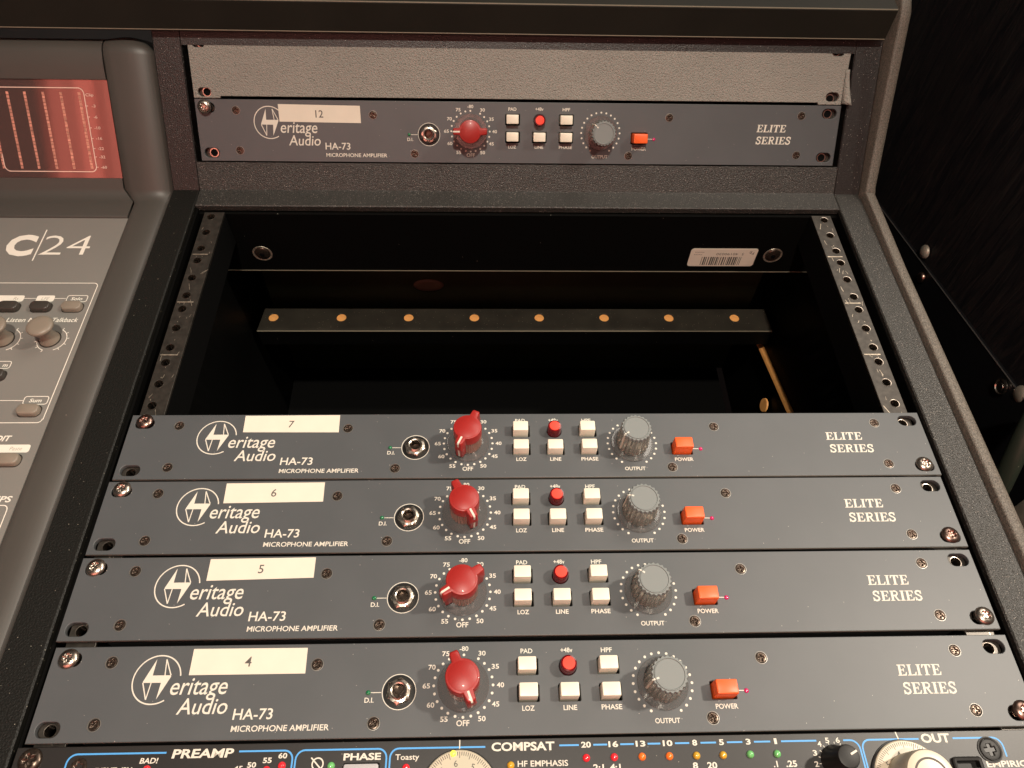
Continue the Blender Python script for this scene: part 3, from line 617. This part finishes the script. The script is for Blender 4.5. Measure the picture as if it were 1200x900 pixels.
b_([(384, yt)]+arc(387.2, yt-4, 4, 90, 0)+[(391.2, -40)]); b_([(392.4, -40)]+arc(396.4, yt-4, 4, 180, 90)+[(420.6, yt)]); b_([(437.2, yt)]+arc(456.4, yt-4, 4, 90, 0)+[(460.4, Y(-193.7))])
o = pr.build('printed_marks', M['print'], fp); o['kind'] = 'stuff'
mb = MB(); mb.lathe(0, 0, [(1.75, -.3), (1.75, .5), (1.3, 1.3), (.5, 1.7)], 18)
for m_, xs in (('lr', [(59.2, -192.2), (106.6, -195.4), (113.4, -193.4), (120.2, -191.7), (177.1, -193.6), (260.7, -190.9), (273.8, -190.8)]), ('lo', [(286.9, -190.8), (299.8, -190.8)]), ('ly', [(225.4, -193.4), (312.6, -190.8), (325.2, -190.8)]), ('lg', [(142.7, -192.2), (338.1, -190.7), (350.9, -190.7)])):
    me = mb.mesh('led', M[m_], 60)
    for x, y in xs: link('led', me, fp, (x, Y(y), 0))
def ticks(mb, r0, r1, n, off, z_, big=10):
    for k in range(n):
        a = 2*math.pi*k/n+off; l = r0 if k % 5 == 0 else r0+(r1-r0)*.45
        mb.ribbon([(l*math.sin(a), l*math.cos(a)), (r1*math.sin(a), r1*math.cos(a))], .28, z_)
def dial(x, y, hub, off, nums):
    mb = MB(); mb.lathe(0, 0, [(17.4, .6), (17.4, 2.2), (16.9, 2.7), (9, 3.1)], 64); d = mb.build('dial', M['cream'], r, 30, (x, Y(y), 0))
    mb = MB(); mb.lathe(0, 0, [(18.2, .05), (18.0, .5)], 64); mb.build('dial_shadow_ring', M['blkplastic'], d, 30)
    mb = MB(); ticks(mb, 13.6, 16.6, 100, 0, 2.85)
    for s_, deg in nums: a = math.radians(deg); text(mb, s_, 11.6*math.sin(a), 11.6*math.cos(a)-1.2, 2.6, 3.08, align='C', rot=-a*.5)
    mb.build('dial_print', M['ink'], d); return d
d = dial(201.8, -204.2, 0, 0, [('6', -8), ('5', 30), ('7', -42)])
mb = MB(); mb.stack([(flutes(8.6, .3, 20), 3), (flutes(7.6, .3, 20), 13), (circ(0, 0, 6.6, 80), 13.8)], True); mb.build('dial_hub', M['blkplastic'], d, 35)
mb = MB(); mb.lathe(0, 0, [(1.4, 0), (1.4, .5), (.8, 1)], 14); mb.build('led', mat('lit_yellow_led', (.8, .65, .05), .2, emit=((1, .8, .1), 1.2)), fp, 50, (198.8, Y(-188.4), 2.6))
d = dial(410.8, -203.6, 0, 0, [('4', -16), ('3', 22), ('5', -52)])
mb = MB(); mb.lathe(0, 0, [(11.8, 3), (11.3, 18), (10.6, 20), (8.6, 20.4)], 48, True, True); kb = mb.build('dial_knob', M['cream'], d, 35)
mb = MB(); mb.ribbon(circ(0, 0, 7.2, 48), .9, 20.5, closed=True); mb.build('knob_ring', M['ink'], kb)
mb = MB(); mb.lathe(0, 0, [(7.2, .2), (7.0, 2), (5.6, 6), (5.2, 14), (4.8, 15), (4.2, 15.2)], 36); kn = mb.build('ratio_knob', M['blkplastic'], r, 35, (378.2, Y(-194.4), 0))
mb = MB(); mb.box(1.2, 4.6, -.1, .8, 15.1, 15.4); o = mb.build('pointer_line', M['print'], kn); o.rotation_euler = (0, 0, .45)
mb = MB(); mb.stack([(rrect(0, 0, 14, 11, 1.5, 4), 0), (rrect(0, 0, 14, 11, 1.5, 4), 1.4), (rrect(0, 0, 12.8, 9.6, 1, 4), 1.8), (rrect(0, 0, 11, 7.6, .6, 4), 1.6), (rrect(0, 0, 11, 7.6, .6, 4), -2)]); sw = mb.build('rocker_switch', M['blkplastic'], r, 30, (440, Y(-199), 0))
mb = MB(); mb.stack([(rrect(0, -1.5, 10.2, 4.4, .5, 3), -2), (rrect(0, -1.5, 9.8, 4, .5, 3), 2.2)]); mb.build('rocker', M['blkplastic'], sw, 30)
mb = MB(); mb.rbox(0, 0, 15.8, 8.6, -2, 1.6, .8, .5); mb.build('phase_button', M['greybtn'], r, 30, (156.5, Y(-196), 0))
link('rack_screw', SCR_BLKB, r, (5.6, Y(-187.6), .2)); link('face_screw', SCR_BLK, r, (453.3, Y(-190.7), .1)); me = screw_mesh('face_screw', 3.7, .4, M['darkscrew'], .55, .7, None, True, .2); link('face_screw', me, r, (28.2, Y(-190.6), .1))

# ------------------------------------------------------------------ control surface on the left (rack frame, z = -5)
ZC = -5
cs = empty('control_surface', W(-120, 0, -60), LOW, 'taupe and silver mixing control surface with a red meter window on the left', 'control surface')
CL = (120, 0, 60)
def cpart(mb, name, m, smooth=0, parent=None, **k):
    return mb.build(name, m, parent or cs, smooth, CL if parent is None else (0, 0, 0), **k)
# path of the surround: lower deck, fold, meter bridge
def Cn(v, n=0): return UPp(v, n)
Cfold = (FOLD[0]-3, ZC-.5)
mb = MB(); mb.add([(-420, -260, ZC), (-49.0, -260, ZC), (-52.6, 177.5, ZC), (-420, 177.5, ZC), (-420, -260, ZC-5), (-49.0, -260, ZC-5), (-52.6, 177.5, ZC-5), (-420, 177.5, ZC-5)], [(0, 1, 2, 3), (7, 6, 5, 4), (0, 4, 5, 1), (1, 5, 6, 2), (2, 6, 7, 3), (3, 7, 4, 0)]); deck = cpart(mb, 'deck_plate', M['c_silver'])
def crp(x0, x1, h=1.5):
    w = x1-x0; pts = [(x0, -25), (x0, -.6), (x0+.7, .1)]
    for t in (.15, .3, .45, .6, .7, .78, .85, .91, .96, 1.0): pts.append((x0+.7+(w-.7)*t, h*math.sin(min(t/.5, 1)*math.pi/2)*1.0-(0 if t < .5 else 8.5*(1-math.sqrt(max(0, 1-((t-.5)/.5)**2))))))
    pts.append((x1, -25)); return pts[::-1]
RF = 12; FY = O12[1]-(O12[2]-ZC)/u2*u1; TY = FY-RF*math.tan(UP/2)
pth = [(-260, ZC), (TY, ZC)]; prf = [crp(-48.6, -26.5), crp(-53.0, -26)]
for i in range(1, 8):                         # rounded inner corner between deck and bridge
    t = i/7; a = UP*t; cxy = (TY, ZC+RF); pth.append((cxy[0]+RF*math.sin(a), cxy[1]-RF*math.cos(a))); prf.append(crp(-52.6-8*t, -25.8+.8*t))
end = pth[-1]; vtop = -29
L_ = math.hypot(Cn(vtop)[0]-end[0], Cn(vtop)[1]-end[1])
off = (end[0]-Cn(0)[0])*(-u2)+(end[1]-Cn(0)[1])*u1         # height of the bridge above the upper face
pth.append(Cn(vtop, off)); prf.append(crp(-60.6, -24.9))
for i in range(1, 7):
    a = math.pi/2*i/6; rr = 11
    pth.append(Cn(vtop-rr*math.sin(a), off-rr*(1-math.cos(a)))); prf.append(crp(-60.6, -24.9-2.2*(1-math.cos(a))*3))
pth.append(Cn(vtop-11, off-30)); prf.append(crp(-60.6, -31.5))
mb = MB(); sweep(mb, pth, prf); cpart(mb, 'side_rim', M['c_rim'], 60)
# bridge bezels
def bez(pts, name, m=M['c_rim'], xs=None):
    mb = MB(); mb.loft([[(-420, y, z) for y, z in pts], [(-61.2 if xs is None else xs[i], y, z) for i, (y, z) in enumerate(pts)]], True, True); return cpart(mb, name, m, 50)
top = [Cn(-12.2, off-3)]+[Cn(-12.2, off)]+[Cn(-20, off+.7), Cn(-25, off+.6)]+[Cn(-29-11*math.sin(math.pi/2*i/6), off-11*(1-math.cos(math.pi/2*i/6))) for i in range(7)]+[Cn(-40, off-40), Cn(-12.2, off-40)]
bez(top[::-1], 'meter_bezel')
b0 = [Cn(57, off-30), Cn(57, off)]+[(TY+RF*math.sin(UP*i/7), ZC+RF-RF*math.cos(UP*i/7)+1.0) for i in range(7, -1, -1)]+[(180, ZC+1.0), (178.6, ZC+.5), (178.1, ZC-.6), (178.1, ZC-8)]
bez(b0, 'meter_bezel', xs=[-61.2 if y > TY+RF*math.sin(UP) else -61.2+7.9*min(1, (TY+RF*math.sin(UP)-y)/(RF*math.sin(UP))) for y, z in b0])
mb = MB(); mb.prism_x([Cn(-12, off-1.2), Cn(-12, off-3), Cn(56.9, off-3), Cn(56.9, off-1.2)], -420, -61.3); scn = cpart(mb, 'meter_window', M['screen'])
# meter artwork in the upper frame, flat on the glass
mr = bpy.data.objects.new('meter_segments', None)
def up_mesh(mb, name, m, parent):
    T = Matrix.Translation(Vector((0, Cn(0, 0)[0], Cn(0, 0)[1]))) @ Matrix.Rotation(UP, 4, 'X')
    return link(name, mb.mesh(name, m, 0, T), parent)
zs = off-1.14
mb = MB()
for k, x in enumerate((-147.6, -134.2, -121.8, -108.7, -95.9, -82.7)):
    if k < 3 or True:
        for j in range(22):
            y0 = 3.6-j*2.47; mb.flat([(x-.95, y0-2.1), (x+.95, y0-2.1), (x+.95, y0), (x-.95, y0)], zs)
up_mesh(mb, 'meter_segments', M['segs'], scn)
mb = MB(); mb.ribbon([(-144, -52.3)]+arc(-83.2, -48.4, 3.9, -90, 0)+arc(-83.2, 2.6, 3.9, 0, 90)+[(-200, 6.5)], .6, zs+.03)
mb.ribbon([(-144, -52.3)]+arc(-143, -48.4, 3.9, -95, -180)+[(-147, -40)], .6, zs+.04)
for s_, y in (('Clip', 1.8), ('-3', -5.8), ('-6', -13.4), ('-10', -21), ('-16', -28.4), ('-22', -35.6), ('-32', -41.6), ('-60', -49)):
    text(mb, s_, -73.8 if s_ != 'Clip' else -75.5, y, 1.9, zs, {2: 2.6, 3: 4.4, 4: 5.6}[len(s_)], 0, .0, 'C', ybase=False)
    if s_ != 'Clip': mb.ribbon([(-79.4, y), (-77.8, y)], .4, zs)
up_mesh(mb, 'meter_lettering', M['pinkprint'], scn)
# deck print
zt = ZC+.05; mb = MB()
text(mb, 'C', -130.6, 139.4, 18.8, zt, 20.0, .0, .045); text(mb, '24', -105.4, 139.4, 19.6, zt, 34.0, .0, -.012)
mb.ribbon([(-107.3, 133.5), (-107.6, 165)], .9, zt+.02)
zz = zt
mb.ribbon([(-200, 112.2)]+arc(-57.8, 109.2, 3, 90, 0)+[(-54.8, 0.4)]+arc(-57.8, .6, 2.6, 0, -90)+[(-200, -2.0)], .55, zz)
mb.ribbon([(-200, -56.8)]+arc(-57.3, -59.8, 3, 90, 0)+[(-52.6, -200)], .55, zz)
mb.ribbon([(-100.6, 98), (-92.4, 98)], .45, zz); mb.ribbon([(-80.2, 98), (-72.6, 98)], .45, zz)
mb.ribbon([(x, y) for x, y in rrect(-65, 97.9, 13.6, 5.6, 1.4, 3)], .5, zz, closed=True)
mb.ribbon(rrect(-63.8, 14.3, 14.6, 5.8, 1.4, 3), .5, zz, closed=True); mb.ribbon([(-200, 14.2), (-71.2, 14.2)], .45, zz)
mb.ribbon(rrect(-96.5, 41.6, 15, 5.6, 1.4, 3), .5, zz, closed=True)
mb.flat(rrect(-86.2, 97.9, 12, 5.6, 1.4, 3), zz); mb.flat(rrect(-111.5, 97.9, 22, 5.6, 1.4, 3), zz); mb.flat(rrect(-66, -20, 21, 5.4, 1.4, 3), zz)
text(mb, 'Solo', -65, 97.8, 2.6, zz, 7.6, .2, .02, 'C', ybase=False); text(mb, 'Sum', -63.8, 14.2, 2.6, zz, 7.4, .2, .02, 'C', ybase=False); text(mb, 'm', -92.0, 41.4, 2.6, zz, 3, .2, .02, 'C', ybase=False)
text(mb, 'Listen Mic', -105.2, 77.2, 3.5, zz, 21.5, .2, .012); text(mb, 'Talkback', -75.8, 77.2, 3.5, zz, 17.2, .2, .012)
text(mb, 'EDIT', -80.5, -14.8, 3.6, zz, 11, .2, .03); text(mb, 'GROUPS', -80.5, -54.8, 3.6, zz, 26, .2, .02)
for cx in (-70.6, -100.4):
    pa = arc(cx+.6, 62.2, 9.2, 62, -68, 14); mb.ribbon(pa, .5, zz)
    for i in range(0, 15, 3): a = math.radians(62-130*i/14); mb.ribbon([(cx+.6+9.2*math.cos(a), 62.2+9.2*math.sin(a)), (cx+.6+10.9*math.cos(a), 62.2+10.9*math.sin(a))], .45, zz+.01)
    pa = arc(cx+.6, 62.2, 9.2, 250, 190, 6); mb.ribbon(pa, .5, zz+.01)
    for i in range(0, 7, 3): a = math.radians(250-60*i/6); mb.ribbon([(cx+.6+9.2*math.cos(a), 62.2+9.2*math.sin(a)), (cx+.6+10.9*math.cos(a), 62.2+10.9*math.sin(a))], .45, zz+.02)
o = mb.build('deck_lettering', M['c_print'], deck)
mb = MB()
for s_, x, y in (('LFE', -86.2, 97.9), ('Rs', -105.6, 97.9), ('Paste', -63.4, -20)): text(mb, s_, x, y, 2.4, zz+.03, None, .2, 0, 'C', ybase=False)
mb.build('key_lettering', mat('faint_grey_print', (.42, .37, .31), .6), deck)
def key(x, y, m, w=13.2, h=7.6):
    mb = MB(); mb.stack([(rrect(0, 0, w, h, h*.42, 6), -1), (rrect(0, 0, w, h, h*.42, 6), 2.6), (rrect(0, 0, w-.6, h-.6, h*.38, 6), 3.3), (rrect(0, 0, w-1.6, h-1.6, h*.33, 6), 3.6)]); k = mb.build('key', m, cs, 40, (x+120, y, ZC+60))
    mb = MB(); mb.stack([(rrect(0, 0, w+1.2, h+1.2, h*.45, 6), .02), (rrect(0, 0, w+1.0, h+1.0, h*.45, 6), .06)]); mb.build('key_slot', M['c_dark'], k)
key(-65.2, 89.6, M['c_btn']); key(-86.0, 89.6, M['c_btnd']); key(-107, 89.6, M['c_btnd']); key(-64.8, 6.2, M['c_btn']); key(-64.5, -28.2, M['c_btn']); key(-95.5, 32.8, M['c_btnd'])
for cx in (-71.2, -101):
    mb = MB(); mb.lathe(0, 0, [(6.4, 0), (6.2, 1), (4.6, 5), (4.3, 9), (5.2, 11), (8.0, 12.6), (8.3, 13.4), (8.2, 14.2), (7.4, 15), (5.5, 15.5), (3, 15.7)], 36)
    kn = mb.build('mushroom_knob', M['c_btn'], cs, 60, (cx+120, 62.4, ZC+60))
    mb = MB(); mb.lathe(0, 0, [(7.0, .05), (6.8, .5)], 30); mb.build('knob_collar', M['c_dark'], kn)

# ------------------------------------------------------------------ black wood panel to the right, rising beside the desk
wp = empty('black_wood_panel', W(585, 60, -150), LOW, 'black stained wood panel with domed bolts standing right of the desk', 'side panel')
def wpart(poly, x0, x1, name, m, parent=None):
    mb = MB(); mb.prism_x(poly, x0, x1)
    o = mb.build(name, m, parent or wp, 0, (-585, -60, 150) if parent is None else (0, 0, 0)); return o
wpart([(-400, -500), (700, -500), (700, 330), (260, 150), (0, -12), (-400, -40)], 585, 603, 'grained_board', M['boardwood'])
pl = wpart([(300, -81.9), (300, -500), (-400, -500), (-400, -60), (0, -22.5)], 581.5, 584.8, 'lower_plate', M['plate'])
mb = MB(); mb.tube([(581.6, 300, -81.7), (581.6, 0, -22.1)], .5, 6); mb.build('plate_edge', mat('polished_black_edge', (.10, .095, .09), .3, metal=.5), pl)
def bolt(y, z, R, m, x=581, ringed=False):
    mb = MB(); mb.lathe(0, 0, [(R, 0), (R, 1), (R*.85, 2.4), (R*.5, 3.4), (R*.2, 3.7)] if not ringed else [(R, 0), (R, .8), (R*.8, 1.4), (R*.72, .6), (R*.5, .6), (R*.45, 1.2), (R*.2, 1.3)], 24)
    o = mb.build('bolt', m, wp, 50, (x-585, y-60, z+150)); o.rotation_euler = (0, math.radians(-90), 0)
bolt(195.2, -53.3, 5.8, M['galv'], 584); bolt(177.6, -65.7, 4.6, M['bronze']); bolt(47.7, -40.4, 6.4, M['steel'], 581, True); bolt(34.0, -30.5, 6.5, M['galv'], 584)
st = empty('equipment_stand', W(560, -30, -120), LOW, 'dark green tube with a galvanised bracket at the far right edge', 'stand')
mb = MB(); mb.tube([(8, 38, 118), (0, 22, 100), (0, 3, 55), (0, -2, 20), (-8, -12, -30)], 6.5, 14); mb.build('tube', M['green'], st, 40)
mb = MB(); mb.rbox(0, 0, 40, 34, -20, 0, 2, 1); br = mb.build('bracket', M['galv'], st, 30, (24, -24, 80))
mb = MB(); mb.lathe(0, 0, [(4, 0), (4, 1.5), (2, 2.4)], 20); mb.build('bolt', M['steel'], br, 40, (-12, 10, 0))

# ------------------------------------------------------------------ surroundings
def struct(name, mb, m):
    o = mb.build(name, m); o['kind'] = 'structure'; return o
mb = MB(); mb.box(-3000, 3000, -3000, 3000, -760, -750); struct('floor', mb, mat('dark_studio_floor', (.02, .015, .012), .5, mottle=(.004, .3)))
mb = MB(); mb.box(-3000, 3000, 900, 960, -750, 2200); struct('wall_behind_desk', mb, mat('dark_studio_wall', (.012, .011, .012), .7, mottle=(.004, .3)))

# added red sheet, unseen, standing in for the viewer's shirt in reflections
mb = MB(); n = 90; pts = [(-1060+3310*i/n, -1500+14*math.sin(i*1.1)+9*math.sin(i*2.7)) for i in range(n+1)]
mb.add([(x, y, z) for z in (-500, 520) for x, y in pts]+[(x, y-20, z) for z in (-500, 520) for x, y in pts], [(i+1, i, i+n+1, i+n+2) for i in range(n)]+[(i+2*n+2, i+2*n+3, i+3*n+4, i+3*n+3) for i in range(n)])
struct('red_shirt_reflector', mb, mat('red_fabric', (.78, .32, .30), .9))
